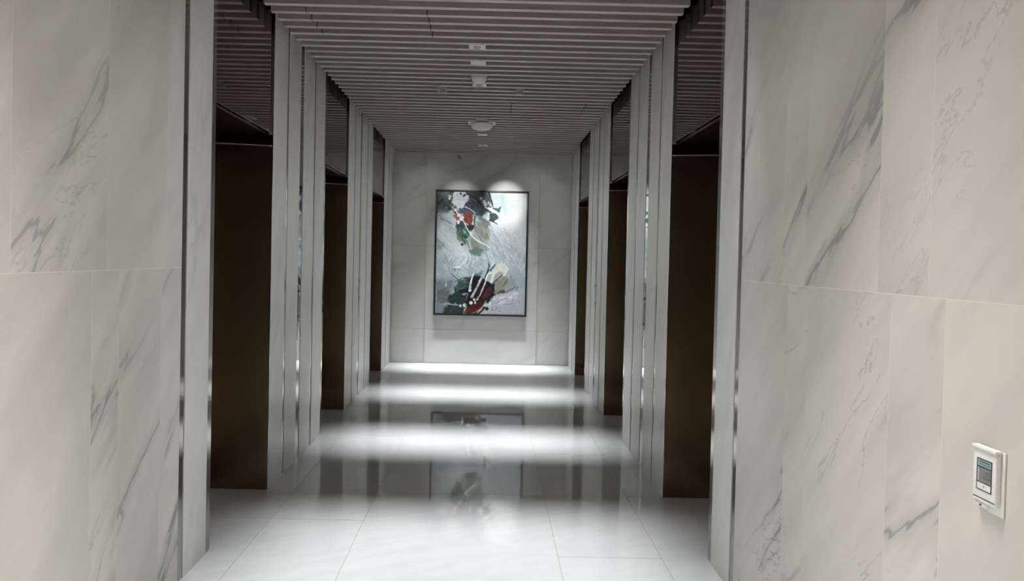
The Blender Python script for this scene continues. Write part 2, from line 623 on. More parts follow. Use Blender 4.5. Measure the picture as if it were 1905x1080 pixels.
def detector(n, label):
    yc = gap_y(n)
    t = thing('ceiling_detector', (PX, yc, CEIL), label, 'detector')
    gap_plate(t, yc, 0.118)
    lathe('sensor', [(0.026, -0.001), (0.024, -0.008), (0.012, -0.011), (0.001, -0.011)], M['grey_plastic'], t, (PX, yc, CEIL), 'z', 24)


def blank(n, label, w=0.115):
    yc = gap_y(n)
    t = thing('ceiling_plate', (PX, yc, CEIL), label, 'plate')
    gap_plate(t, yc, w)
    piece('lid', (PX - w / 2 + 0.012, PX + w / 2 - 0.012, yc - 0.038, yc + 0.038, CEIL - 0.003, CEIL - 0.001), M['white_plastic'], t, 0.001)


detector(0, 'white plate with a small grey sensor between slats, nearest of the ceiling fittings')
blank(3, 'blank white cover plate between slats, second of the ceiling fittings from the camera')
sprinkler(8, 'white plate with a hanging sprinkler just beyond the grey sensor box on the ceiling')
sprinkler(32, 'small white sprinkler plate closest to the far wall on the ceiling')
blank(26, 'blank white cover plate on the ceiling just beyond the dome', 0.115)

# grey box with a rounded white lens
yb = 6.215
t = thing('motion_sensor', (PX, yb, CEIL), 'grey box with rounded white lens hanging from the slats before the nearer sprinkler', 'sensor')
piece('housing', (PX - 0.064, PX + 0.064, 6.128, 6.272, CEIL - 0.004, CEIL + 0.06), M['grey_plastic'], t, 0.003)
lathe('lens', [(0.060, -0.004), (0.060, -0.012), (0.052, -0.026), (0.034, -0.036), (0.010, -0.040), (0.001, -0.040)], M['white_plastic'], t, (PX, 6.225, CEIL), 'z', 28)

# dome on its square plate
yd = 8.27
t = thing('ceiling_dome', (PX, yd, CEIL), 'large white dome on a square plate hanging from the slatted ceiling', 'dome')
piece('mount_box', (PX - 0.060, PX + 0.060, 8.085, 8.20, CEIL - 0.003, CEIL + 0.06), M['grey_plastic'], t, 0.003)
piece('back_plate', (PX - 0.148, PX + 0.148, 8.168, 8.345, CEIL - 0.012, CEIL - 0.002), M['white_plastic'], t, 0.003)
lathe('dome', [(0.120, -0.012), (0.122, -0.022), (0.118, -0.038), (0.108, -0.056), (0.096, -0.070), (0.070, -0.079), (0.035, -0.083), (0.001, -0.084)], M['white_plastic'], t, (PX, 8.262, CEIL), 'z', 40)
lathe('collar', [(0.124, -0.012), (0.126, -0.018), (0.122, -0.022)], M['grey_plastic'], t, (PX, 8.262, CEIL), 'z', 40)


def spotlight(x, yc, label):
    t = thing('spotlight', (x, yc, CEIL), label, 'spotlight', 'square grey spotlights between the slats')
    z0, z1, w, d, th = CEIL - 0.012, CEIL + 0.07, 0.036, 0.055, 0.004
    boxes('housing', [(x - w, x - w + th, yc - d, yc + d, z0, z1), (x + w - th, x + w, yc - d, yc + d, z0, z1),
                      (x - w + th, x + w - th, yc - d, yc - d + th, z0, z1), (x - w + th, x + w - th, yc + d - th, yc + d, z0, z1),
                      (x - w + th, x + w - th, yc - d + th, yc + d - th, z1 - th, z1)], M['grey_plastic'], t, (x, yc, CEIL))
    lathe('lamp', [(0.026, 0.066), (0.026, 0.030), (0.020, 0.022), (0.001, 0.020)], M['dark_hole'], t, (x, yc, CEIL), 'z', 20)
    return t


spotlight(-0.327, 5.23 + PITCH * 10, 'square grey spotlight on the left of the ceiling, of the nearer pair')
spotlight(0.357, 5.23 + PITCH * 10, 'square grey spotlight on the right of the ceiling, of the nearer pair')
spotlight(-0.327, 5.23 + PITCH * 28, 'square grey spotlight on the left of the ceiling, of the pair near the picture')
spotlight(0.341, 5.23 + PITCH * 28, 'square grey spotlight on the right of the ceiling, of the pair near the picture')

# little fitting high on the far wall
t = thing('wall_sensor', (-0.345, 10.90, 2.97), 'tiny grey fitting high on the far wall, left above the painting', 'sensor')
piece('base', (-0.372, -0.318, 10.893, 10.90, 2.955, 2.985), M['grey_plastic'], t, 0.002)
lathe('nozzle', [(0.012, 0), (0.012, -0.025), (0.020, -0.03), (0.020, -0.034), (0.001, -0.035)], M['chrome'], t, (-0.345, 10.893, 2.968), 'y', 16)

#PAINT_BEGIN
STROKES = [('P',(188,198,200),[(-0.082,-0.069),(1.108,-0.093),(1.142,1.057),(-0.048,1.081)],0.006,1,0.0),
    ('P',(104,112,108),[(-0.009,-0.004),(0.217,-0.009),(0.197,0.124),(0.092,0.184),(-0.004,0.177)],0.0238,0.9,1.7),
    ('P',(222,231,233),[(0.0,0.305),(0.083,0.273),(0.18,0.333),(0.278,0.433),(0.328,0.498),(0.173,0.523),(0.005,0.469)],0.0238,0.9,1.7),
    ('P',(215,222,222),[(0.545,-0.011),(1.021,-0.02),(1.036,0.484),(0.797,0.467),(0.614,0.315),(0.521,0.184)],0.0298,0.9,1.7),
    ('P',(225,230,228),[(0.753,-0.015),(1.021,-0.02),(1.032,0.351),(0.851,0.266)],0.0357,0.8,1.7),
    ('P',(158,173,180),[(0.007,0.549),(1.037,0.528),(1.046,0.816),(0.016,0.836)],0.0417,0.75,1.7),
    ('P',(176,188,194),[(0.409,0.43),(0.945,0.441),(0.921,0.641),(0.564,0.626)],0.0298,0.7,1.7),
    ('P',(112,120,130),[(-0.011,0.726),(0.209,0.722),(0.177,1.032),(-0.002,1.036)],0.0298,0.8,1.7),
    ('P',(176,180,186),[(0.629,0.824),(1.046,0.816),(1.052,1.015),(0.576,1.024)],0.0238,0.85,1.7),
    ('P',(122,128,128),[(0.009,0.385),(0.087,0.423),(0.077,0.477),(0.005,0.478)],0.0119,0.7,1.7),
    ('S',260,(208,217,221),15,[(-0.002,0.239),(1.028,0.218),(1.04,0.617),(0.01,0.637)],50,0.0952,0.0065,0.42),
    ('S',120,(226,231,230),9,[(0.694,0.004),(1.021,-0.003),(1.043,0.705),(0.71,0.535)],-75,0.0952,0.0071,0.4),
    ('S',160,(164,176,184),14,[(0.007,0.549),(1.037,0.528),(1.045,0.794),(0.015,0.814)],-40,0.0774,0.0065,0.4),
    ('S',70,(190,192,200),18,[(0.521,0.206),(0.912,0.309),(0.887,0.487),(0.528,0.428)],50,0.1071,0.006,0.5),
    ('S',60,(205,222,226),14,[(0.0,0.305),(0.107,0.281),(0.304,0.499),(0.025,0.526)],55,0.0893,0.0071,0.5),
    ('P',(72,84,82),[(-0.008,0.027),(0.124,0.051),(0.173,0.12),(0.115,0.166),(-0.005,0.142)],0.0119,0.85,1.7),
    ('D',(28,36,38),(0.024,0.097),0.019,0.85),
    ('D',(28,36,38),(0.084,0.113),0.0179,0.85),
    ('D',(28,36,38),(0.138,0.143),0.0179,0.85),
    ('D',(28,36,38),(0.053,0.07),0.0131,0.85),
    ('L',(160,170,165),[(0.023,0.057),(0.077,0.1),(0.114,0.135)],0.0071,0.0048,0.7,0.0036),
    ('P',(44,57,60),[(0.301,-0.002),(0.515,-0.006),(0.535,0.06),(0.555,0.139),(0.503,0.202),(0.425,0.186),(0.317,0.144),(0.291,0.065)],0.0119,0.92,1.7),
    ('P',(70,92,94),[(0.399,0.098),(0.47,0.088),(0.508,0.149),(0.461,0.186),(0.401,0.169)],0.006,0.8,1.7),
    ('L',(25,34,36),[(0.375,0.081),(0.435,0.102),(0.472,0.141),(0.473,0.176)],0.0131,0.0071,0.8,0.0036),
    ('L',(96,120,118),[(0.414,0.195),(0.479,0.19),(0.508,0.149),(0.495,0.114)],0.0089,0.006,0.8,0.0036),
    ('P',(68,72,98),[(0.239,0.128),(0.317,0.131),(0.401,0.165),(0.425,0.186),(0.342,0.188),(0.258,0.172)],0.006,0.9,1.7),
    ('P',(84,82,90),[(0.474,0.008),(0.551,0.007),(0.601,0.076),(0.602,0.13),(0.543,0.148),(0.495,0.105)],0.0089,0.85,1.7),
    ('P',(52,64,68),[(0.134,0.002),(0.194,0.001),(0.172,0.067),(0.197,0.12),(0.15,0.148),(0.119,0.086)],0.0089,0.7,3.4),
    ('P',(40,50,54),[(0.312,-0.006),(0.563,-0.007),(0.613,0.085),(0.55,0.166),(0.474,0.203),(0.401,0.178),(0.341,0.144),(0.292,0.118)],0.0119,0.55,3.4),
    ('P',(66,78,80),[(0.425,0.177),(0.509,0.202),(0.595,0.263),(0.559,0.281),(0.462,0.23)],0.0089,0.6,3.4),
    ('S',40,(84,102,106),18,[(0.313,-0.002),(0.563,-0.007),(0.591,0.139),(0.402,0.187)],40,0.0536,0.006,0.45),
    ('S',40,(24,32,36),8,[(0.161,0.103),(0.547,0.06),(0.521,0.202),(0.2,0.209)],45,0.0476,0.006,0.4),
    ('P',(232,242,245),[(0.188,0.001),(0.313,0.003),(0.356,0.055),(0.345,0.086),(0.292,0.118),(0.239,0.128),(0.185,0.103),(0.171,0.054)],0.0045,1,3.4),
    ('D',(238,246,248),(0.196,0.093),0.0238,1.0),
    ('D',(238,246,248),(0.245,0.119),0.0214,1.0),
    ('D',(238,246,248),(0.326,0.038),0.0238,1.0),
    ('D',(238,246,248),(0.206,0.018),0.0179,1.0),
    ('D',(238,246,248),(0.286,0.092),0.0238,1.0),
    ('D',(24,48,54),(0.26,0.017),0.0131,0.95),
    ('D',(24,48,54),(0.302,0.029),0.0131,0.95),
    ('D',(24,48,54),(0.29,0.038),0.0089,0.95),
    ('L',(170,185,190),[(0.207,0.058),(0.267,0.07),(0.327,0.064)],0.0048,0.0048,0.7,0.0036),
    ('L',(180,196,200),[(0.23,0.04),(0.291,0.056),(0.315,0.082)],0.0048,0.0048,0.6,0.0036),
    ('D',(222,228,230),(0.141,0.041),0.0167,1.0),
    ('D',(228,232,232),(0.136,0.059),0.0143,1.0),
    ('L',(150,160,165),[(0.158,0.015),(0.155,0.094),(0.168,0.156)],0.0071,0.006,0.6,0.0036),
    ('P',(116,48,38),[(0.294,0.18),(0.348,0.17),(0.402,0.182),(0.397,0.231),(0.368,0.272),(0.332,0.263),(0.296,0.224)],0.0036,1,2.55),
    ('S',26,(146,62,46),16,[(0.3,0.18),(0.396,0.182),(0.374,0.258),(0.308,0.233)],75,0.0417,0.0071,0.5),
    ('P',(148,70,66),[(0.182,0.196),(0.229,0.186),(0.266,0.225),(0.237,0.243),(0.2,0.226)],0.0045,0.85,1.7),
    ('P',(205,190,192),[(0.17,0.2),(0.212,0.226),(0.213,0.244),(0.177,0.236)],0.0045,0.7,1.7),
    ('P',(14,16,18),[(0.174,0.129),(0.215,0.12),(0.228,0.173),(0.199,0.178)],0.0036,0.9,1.7),
    ('L',(240,234,232),[(0.204,0.151),(0.223,0.173),(0.241,0.194),(0.271,0.211),(0.29,0.238)],0.0143,0.0131,1.0,0.0036),
    ('D',(244,238,236),(0.204,0.151),0.0179,1.0),
    ('D',(244,238,236),(0.241,0.194),0.0179,1.0),
    ('D',(244,238,236),(0.272,0.225),0.0202,1.0),
    ('D',(244,238,236),(0.289,0.211),0.0143,1.0),
    ('P',(16,20,22),[(0.201,0.253),(0.23,0.234),(0.273,0.251),(0.262,0.283),(0.214,0.279)],0.0036,0.95,1.7),
    ('D',(236,240,242),(0.243,0.256),0.0167,1.0),
    ('D',(236,240,242),(0.24,0.245),0.0131,1.0),
    ('L',(228,234,234),[(0.184,0.284),(0.214,0.292),(0.256,0.292)],0.0095,0.0071,1.0,0.0036),
    ('P',(40,64,58),[(0.19,0.28),(0.296,0.251),(0.357,0.276),(0.41,0.28),(0.382,0.338),(0.36,0.391),(0.326,0.436),(0.278,0.419),(0.228,0.358)],0.006,0.95,3.4),
    ('P',(22,38,38),[(0.321,0.268),(0.416,0.275),(0.394,0.329),(0.346,0.312)],0.006,0.8,1.7),
    ('P',(132,138,108),[(0.215,0.323),(0.258,0.358),(0.295,0.419),(0.278,0.433),(0.229,0.385)],0.0074,0.8,1.7),
    ('S',60,(140,176,160),34,[(0.202,0.297),(0.345,0.294),(0.361,0.418),(0.266,0.437)],65,0.0417,0.0065,0.55),
    ('D',(160,196,180),(0.317,0.33),0.0143,0.8),
    ('D',(150,188,176),(0.336,0.392),0.0119,0.8),
    ('D',(22,26,26),(0.287,0.433),0.0143,0.9),
    ('L',(40,56,60),[(0.337,0.401),(0.374,0.471),(0.4,0.523)],0.0119,0.0071,0.7,0.0036),
    ('P',(92,100,94),[(0.428,0.275),(0.495,0.327),(0.569,0.414),(0.595,0.475),(0.513,0.512),(0.411,0.496),(0.372,0.4),(0.406,0.337)],0.0119,0.35,1.7),
    ('P',(128,132,114),[(0.427,0.239),(0.552,0.237),(0.596,0.325),(0.593,0.395),(0.527,0.388),(0.454,0.345)],0.0149,0.85,1.7),
    ('P',(132,130,118),[(0.359,0.365),(0.443,0.381),(0.492,0.433),(0.446,0.478),(0.386,0.453)],0.0119,0.85,1.7),
    ('L',(34,46,50),[(0.41,0.28),(0.454,0.336),(0.503,0.397)],0.0119,0.006,0.85,0.0036),
    ('L',(18,24,26),[(0.426,0.204),(0.415,0.235),(0.422,0.27)],0.0179,0.0095,0.95,0.0036),
    ('L',(130,150,134),[(0.444,0.199),(0.403,0.222),(0.398,0.258)],0.0071,0.006,0.8,0.0036),
    ('L',(70,84,84),[(0.48,0.203),(0.552,0.246)],0.0089,0.006,0.6,0.0036),
    ('L',(236,242,244),[(0.31,0.122),(0.352,0.135),(0.401,0.16),(0.425,0.177)],0.0089,0.006,1.0,0.0036),
    ('L',(90,104,118),[(0.413,0.16),(0.485,0.194),(0.558,0.246),(0.619,0.289)],0.0095,0.0048,0.6,0.0036),
    ('L',(238,242,238),[(0.29,0.229),(0.315,0.268),(0.346,0.312),(0.383,0.351),(0.431,0.385),(0.486,0.411),(0.54,0.427),(0.594,0.449)],0.0095,0.0131,1.0,0.0036),
    ('L',(84,96,96),[(0.045,0.225),(0.118,0.246),(0.178,0.271)],0.0131,0.0071,0.7,0.0036),
    ('S',24,(120,132,132),16,[(0.009,0.186),(0.176,0.213),(0.19,0.28),(0.022,0.239)],25,0.0595,0.006,0.5),
    ('P',(190,200,200),[(0.02,0.186),(0.152,0.192),(0.177,0.244),(0.082,0.237)],0.0119,0.6,1.7),
    ('D',(196,196,202),(0.487,0.052),0.019,0.85),
    ('D',(196,196,202),(0.52,0.078),0.019,0.85),
    ('D',(196,196,202),(0.536,0.1),0.0202,0.85),
    ('D',(196,196,202),(0.537,0.131),0.019,0.85),
    ('D',(196,196,202),(0.571,0.086),0.0143,0.85),
    ('D',(196,196,202),(0.596,0.103),0.0179,0.85),
    ('L',(12,14,16),[(0.563,-0.007),(0.588,0.032),(0.607,0.081),(0.62,0.116)],0.0202,0.0107,1.0,0.0036),
    ('L',(12,14,16),[(0.446,0.08),(0.495,0.114),(0.543,0.144),(0.598,0.165)],0.019,0.019,0.9,0.0036),
    ('P',(212,224,226),[(0.599,0.006),(0.67,-0.005),(0.713,0.039),(0.72,0.092),(0.662,0.128),(0.62,0.112)],0.006,0.95,2.55),
    ('P',(58,86,80),[(0.614,0.129),(0.674,0.124),(0.721,0.105),(0.704,0.145),(0.693,0.172),(0.645,0.151)],0.003,0.95,1.7),
    ('P',(46,60,62),[(0.592,0.178),(0.651,0.173),(0.694,0.199),(0.689,0.225),(0.647,0.231),(0.636,0.244),(0.588,0.232)],0.003,0.95,1.7),
    ('L',(14,16,20),[(0.587,0.227),(0.63,0.24),(0.678,0.261)],0.0143,0.0071,1.0,0.0036),
    ('L',(240,246,246),[(0.567,0.13),(0.603,0.138),(0.633,0.147),(0.675,0.168),(0.711,0.189),(0.748,0.215)],0.0179,0.0143,1.0,0.0036),
    ('L',(214,232,230),[(0.728,0.14),(0.699,0.181),(0.677,0.217)],0.0095,0.0071,0.8,0.0036),
    ('P',(236,242,242),[(0.635,0.235),(0.677,0.217),(0.725,0.242),(0.69,0.261)],0.0036,0.9,1.7),
    ('P',(176,212,200),[(0.701,0.039),(0.754,0.003),(0.744,0.082),(0.782,0.144),(0.783,0.206),(0.735,0.171),(0.715,0.118)],0.0119,0.7,1.7),
    ('L',(190,224,214),[(0.745,0.118),(0.782,0.161),(0.778,0.215)],0.0143,0.0089,0.7,0.0036),
    ('L',(122,134,142),[(0.633,0.341),(0.681,0.376),(0.7,0.402),(0.689,0.438),(0.666,0.478)],0.0071,0.0054,0.75,0.0036),
    ('L',(126,138,146),[(0.534,0.246),(0.596,0.298),(0.656,0.341)],0.0071,0.0048,0.6,0.0036),
    ('L',(150,158,166),[(0.738,0.286),(0.769,0.312)],0.0083,0.006,0.6,0.0036),
    ('L',(226,222,208),[(0.893,0.274),(0.93,0.313)],0.0095,0.006,0.6,0.0036),
    ('P',(84,112,92),[(0.363,0.48),(0.446,0.46),(0.529,0.468),(0.495,0.513),(0.411,0.514)],0.0074,0.8,3.4),
    ('L',(236,242,246),[(0.139,0.573),(0.162,0.537),(0.221,0.514),(0.304,0.503),(0.34,0.516),(0.341,0.56),(0.307,0.592),(0.248,0.615),(0.188,0.625)],0.0107,0.0107,0.85,0.0036),
    ('S',46,(226,234,240),12,[(0.138,0.52),(0.339,0.498),(0.343,0.604),(0.188,0.616)],-35,0.0655,0.0065,0.6),
    ('L',(222,232,238),[(0.327,0.489),(0.376,0.515),(0.389,0.559),(0.343,0.613)],0.0119,0.0083,0.75,0.0036),
    ('L',(214,226,232),[(0.363,0.497),(0.424,0.523),(0.414,0.585),(0.367,0.63)],0.0095,0.0071,0.6,0.0036),
    ('P',(240,244,246),[(0.182,0.616),(0.271,0.61),(0.254,0.624),(0.2,0.629)],0.0024,0.9,1.7),
    ('L',(52,60,66),[(0.189,0.629),(0.213,0.642)],0.0054,0.0054,0.8,0.0036),
    ('L',(52,60,66),[(0.212,0.624),(0.219,0.646)],0.0054,0.0054,0.8,0.0036),
    ('L',(52,60,66),[(0.23,0.629),(0.254,0.637)],0.0054,0.0054,0.8,0.0036),
    ('L',(52,60,66),[(0.248,0.633),(0.26,0.646)],0.0054,0.0054,0.8,0.0036),
    ('L',(184,198,206),[(0.139,0.573),(0.122,0.609),(0.112,0.649),(0.11,0.688),(0.118,0.759)],0.0089,0.0089,0.85,0.0036),
    ('D',(196,208,214),(0.118,0.768),0.0119,1.0),
    ('L',(90,108,112),[(0.447,0.513),(0.401,0.559),(0.379,0.612),(0.374,0.657),(0.393,0.683)],0.006,0.006,0.6,0.0036),
    ('L',(96,112,116),[(0.391,0.621),(0.439,0.646)],0.0071,0.0048,0.6,0.0036),
    ('L',(66,80,82),[(0.178,0.674),(0.227,0.708),(0.269,0.738)],0.0119,0.0083,0.75,0.0036),
    ('L',(210,222,228),[(0.548,0.485),(0.603,0.546),(0.64,0.58),(0.664,0.589)],0.0095,0.0107,0.8,0.0036),
    ('P',(222,232,236),[(0.622,0.59),(0.639,0.554),(0.664,0.589),(0.653,0.611)],0.003,0.8,1.7),
    ('P',(92,100,90),[(0.015,0.814),(0.122,0.794),(0.171,0.838),(0.149,0.9),(0.018,0.912)],0.0119,0.75,1.7),
    ('S',30,(128,132,118),18,[(0.015,0.805),(0.17,0.802),(0.161,0.9),(0.018,0.912)],-30,0.0417,0.006,0.5),
    ('P',(30,48,46),[(0.149,0.891),(0.194,0.82),(0.24,0.748),(0.31,0.72),(0.393,0.7),(0.42,0.806),(0.364,0.905),(0.319,1.007),(0.117,1.012),(0.126,0.936)],0.0074,0.95,3.4),
    ('S',60,(96,122,114),30,[(0.193,0.793),(0.251,0.73),(0.393,0.709),(0.372,0.789),(0.242,0.819)],-40,0.0536,0.0065,0.5),
    ('L',(20,28,30),[(0.216,0.739),(0.286,0.711),(0.346,0.701)],0.0095,0.006,0.7,0.0036),
    ('P',(34,52,52),[(0.159,0.847),(0.326,0.844),(0.352,0.923),(0.15,0.927)],0.0089,0.8,1.7),
    ('P',(12,14,16),[(0.23,0.814),(0.289,0.8),(0.372,0.794),(0.373,0.82),(0.29,0.831)],0.0036,0.9,1.7),
    ('P',(42,60,60),[(0.103,0.945),(0.245,0.934),(0.317,0.95),(0.307,1.012),(0.093,1.016)],0.006,0.9,1.7),
    ('L',(110,122,128),[(0.164,1.002),(0.187,0.961),(0.233,0.934)],0.0095,0.006,0.5,0.0036),
    ('P',(16,15,21),[(0.381,0.692),(0.44,0.673),(0.512,0.689),(0.585,0.732),(0.651,0.757),(0.665,0.837),(0.613,0.891),(0.532,0.946),(0.436,0.939),(0.34,0.905),(0.35,0.834)],0.006,0.98,3.4),
    ('P',(70,92,96),[(0.404,0.656),(0.475,0.663),(0.522,0.64),(0.512,0.68),(0.429,0.7)],0.0089,0.6,1.7),
    ('P',(68,16,18),[(0.312,0.977),(0.376,0.931),(0.447,0.916),(0.524,0.893),(0.555,0.919),(0.502,0.964),(0.45,1.009),(0.319,1.012)],0.0045,0.97,3.4),
    ('P',(100,54,54),[(0.517,0.853),(0.564,0.821),(0.582,0.847),(0.535,0.875)],0.0045,0.8,1.7),
    ('S',22,(96,32,32),20,[(0.329,0.959),(0.519,0.91),(0.485,0.991),(0.343,1.003)],-35,0.0417,0.006,0.55),
    ('P',(84,40,42),[(0.551,0.804),(0.622,0.776),(0.623,0.829),(0.542,0.883)],0.006,0.5,1.7),
    ('L',(30,36,34),[(0.555,0.945),(0.509,0.982),(0.462,1.009)],0.0238,0.0179,0.9,0.0036),
    ('L',(192,188,170),[(0.566,0.892),(0.531,0.937),(0.473,0.978),(0.402,0.997)],0.0119,0.0071,0.8,0.0036),
    ('L',(170,160,145),[(0.331,1.003),(0.354,0.976),(0.389,0.957)],0.0083,0.006,0.6,0.0036),
    ('L',(30,36,40),[(0.554,0.697),(0.582,0.644),(0.593,0.599),(0.589,0.573)],0.0202,0.0119,0.95,0.0036),
    ('L',(64,78,84),[(0.592,0.581),(0.579,0.537),(0.548,0.498)],0.0095,0.006,0.8,0.0036),
    ('L',(22,22,24),[(0.606,0.639),(0.635,0.616),(0.658,0.589)],0.0179,0.0107,0.95,0.0036),
    ('P',(128,130,116),[(0.668,0.73),(0.738,0.676),(0.798,0.692),(0.823,0.727),(0.776,0.772),(0.718,0.822),(0.665,0.828)],0.0089,0.9,2.55),
    ('P',(140,144,138),[(0.762,0.693),(0.882,0.7),(0.907,0.77),(0.807,0.807),(0.73,0.818)],0.0119,0.6,1.7),
    ('P',(216,212,202),[(0.636,0.669),(0.647,0.625),(0.693,0.584),(0.753,0.578),(0.789,0.6),(0.808,0.63),(0.779,0.666),(0.756,0.684),(0.732,0.676),(0.737,0.649),(0.695,0.646),(0.654,0.669)],0.0036,1,1.7),
    ('P',(176,156,142),[(0.66,0.677),(0.702,0.654),(0.737,0.645),(0.72,0.672),(0.667,0.708)],0.003,0.85,1.7),
    ('L',(224,220,210),[(0.802,0.621),(0.785,0.653),(0.756,0.68)],0.0179,0.0155,1.0,0.0036),
    ('L',(226,228,220),[(0.648,0.647),(0.637,0.687),(0.621,0.736)],0.0155,0.0262,1.0,0.0036),
    ('L',(226,226,216),[(0.618,0.661),(0.589,0.661),(0.566,0.693),(0.55,0.75),(0.521,0.8),(0.499,0.844),(0.476,0.867),(0.441,0.899)],0.0214,0.0107,1.0,0.0036),
    ('L',(170,150,132),[(0.661,0.7),(0.696,0.672),(0.737,0.649)],0.0095,0.006,0.9,0.0036),
    ('L',(24,22,22),[(0.65,0.735),(0.697,0.703),(0.744,0.671)],0.0107,0.0083,0.95,0.0036),
    ('L',(228,234,232),[(0.428,0.656),(0.405,0.7),(0.389,0.754),(0.384,0.807)],0.0083,0.0321,1.0,0.0036),
    ('L',(198,190,208),[(0.512,0.707),(0.484,0.747),(0.45,0.797),(0.407,0.86)],0.0155,0.0298,1.0,0.0036),
    ('L',(232,228,238),[(0.506,0.698),(0.478,0.734)],0.0083,0.0083,0.9,0.0036),
    ('L',(66,68,66),[(0.793,0.719),(0.77,0.746),(0.753,0.769)],0.0131,0.0083,0.85,0.0036),
    ('L',(88,92,92),[(0.833,0.683),(0.846,0.709)],0.0119,0.006,0.7,0.0036),
    ('P',(50,52,50),[(0.695,0.823),(0.765,0.795),(0.778,0.812),(0.707,0.84)],0.0036,0.9,1.7),
    ('L',(66,70,74),[(0.719,0.836),(0.801,0.812),(0.849,0.793),(0.89,0.77)],0.0119,0.0071,0.85,0.0036),
    ('L',(84,88,94),[(0.913,0.77),(0.902,0.797)],0.0131,0.0083,0.7,0.0036),
    ('P',(186,190,204),[(0.625,0.873),(0.719,0.836),(0.825,0.811),(0.908,0.801),(0.933,0.84),(0.887,0.885),(0.805,0.914),(0.697,0.916),(0.614,0.909)],0.0089,0.85,2.55),
    ('S',70,(226,228,238),14,[(0.648,0.872),(0.897,0.806),(0.922,0.867),(0.721,0.911)],-18,0.0595,0.0077,0.65),
    ('S',22,(128,134,150),14,[(0.684,0.863),(0.885,0.823),(0.899,0.885),(0.697,0.911)],-15,0.0357,0.006,0.6),
    ('L',(96,104,124),[(0.697,0.898),(0.732,0.88),(0.756,0.875)],0.0095,0.006,0.8,0.0036),
    ('L',(110,116,134),[(0.769,0.914),(0.828,0.918),(0.864,0.904)],0.0083,0.006,0.7,0.0036),
    ('L',(120,124,140),[(0.869,0.872),(0.91,0.863),(0.934,0.845)],0.0083,0.006,0.7,0.0036),
    ('P',(150,176,174),[(0.614,0.9),(0.672,0.872),(0.697,0.907),(0.626,0.926)],0.0045,0.7,1.7),
    ('P',(226,232,232),[(0.59,0.918),(0.613,0.891),(0.614,0.926)],0.003,0.85,1.7),
    ('D',(20,22,20),(0.579,0.954),0.0202,0.95),
    ('L',(200,202,204),[(0.555,0.927),(0.59,0.909),(0.615,0.944)],0.0071,0.006,0.7,0.0036),
    ('L',(74,78,84),[(0.627,0.944),(0.65,0.939)],0.006,0.006,0.75,0.0036),
    ('L',(74,78,84),[(0.639,0.948),(0.639,0.961)],0.006,0.006,0.75,0.0036),
    ('L',(74,78,84),[(0.627,0.961),(0.651,0.965)],0.006,0.006,0.75,0.0036),
    ('L',(74,78,84),[(0.668,0.938),(0.692,0.942)],0.006,0.006,0.75,0.0036),
    ('L',(74,78,84),[(0.681,0.952),(0.669,0.965)],0.006,0.006,0.75,0.0036),
    ('L',(74,78,84),[(0.687,0.96),(0.699,0.964)],0.006,0.006,0.75,0.0036),
    ('L',(74,78,84),[(0.716,0.946),(0.728,0.946)],0.006,0.006,0.75,0.0036),
    ('L',(74,78,84),[(0.711,0.969),(0.729,0.968)],0.006,0.006,0.75,0.0036),
    ('S',150,(96,112,116),30,[(-0.009,0.0),(0.545,-0.011),(0.601,0.493),(0.351,0.498),(-0.002,0.239)],48,0.0536,0.0054,0.28),
    ('S',120,(222,232,237),11,[(0.429,0.319),(0.967,0.175),(0.98,0.618),(0.564,0.648)],62,0.119,0.0054,0.35),
    ('S',70,(120,134,144),18,[(0.466,0.363),(0.884,0.398),(0.891,0.62),(0.474,0.628)],48,0.0833,0.0042,0.3),
    ('S',60,(228,234,236),12,[(0.006,0.487),(0.363,0.48),(0.369,0.683),(0.012,0.69)],60,0.0833,0.0048,0.35),
    ('S',50,(60,76,74),24,[(0.144,0.723),(0.393,0.683),(0.363,0.896),(0.15,0.927)],-50,0.0476,0.0054,0.4),
    ('S',40,(92,38,38),18,[(0.42,0.806),(0.645,0.757),(0.572,0.892),(0.448,0.947)],-48,0.0536,0.0054,0.35),
    ('S',70,(16,16,20),8,[(0.334,0.719),(0.644,0.74),(0.625,0.873),(0.375,0.905)],-55,0.0476,0.006,0.35),
    ('L',(14,18,20),[(0.325,0.02),(0.397,0.036),(0.458,0.071),(0.495,0.114),(0.508,0.167)],0.0179,0.0095,0.7,0.0036),
    ('L',(104,128,126),[(0.327,0.064),(0.386,0.054),(0.446,0.08),(0.477,0.123)],0.0095,0.006,0.6,0.0036),
    ('L',(20,28,32),[(0.041,0.07),(0.114,0.122),(0.186,0.156)],0.0179,0.0119,0.7,0.0036),
    ('L',(232,240,243),[(0.025,0.336),(0.098,0.396),(0.207,0.465)],0.0179,0.0119,0.6,0.0036),
    ('L',(236,243,245),[(0.06,0.318),(0.17,0.395),(0.28,0.49)],0.0143,0.0095,0.6,0.0036),
    ('L',(120,134,140),[(0.015,0.398),(0.112,0.467),(0.209,0.527)],0.0095,0.006,0.5,0.0036),
    ('L',(214,222,222),[(0.102,0.928),(0.15,0.92),(0.197,0.926),(0.251,0.929)],0.0143,0.0071,1.0,0.0036),
    ('P',(206,216,214),[(0.138,0.923),(0.161,0.909),(0.185,0.922)],0.0024,0.8,1.7),
    ('P',(206,216,214),[(0.203,0.921),(0.226,0.903),(0.251,0.925)],0.0024,0.7,1.7),
    ('D',(196,216,208),(0.281,0.933),0.0155,1.0),
    ('D',(236,238,238),(0.328,0.928),0.0202,1.0),
    ('D',(240,240,238),(0.399,0.908),0.0202,1.0),
    ('D',(238,234,230),(0.434,0.881),0.0143,1.0),
    ('D',(230,226,222),(0.447,0.908),0.0113,1.0),
    ('D',(226,218,212),(0.47,0.88),0.0119,1.0),
    ('L',(186,194,192),[(0.302,0.84),(0.349,0.825),(0.367,0.834),(0.35,0.861),(0.345,0.887)],0.0083,0.006,0.8,0.0036),
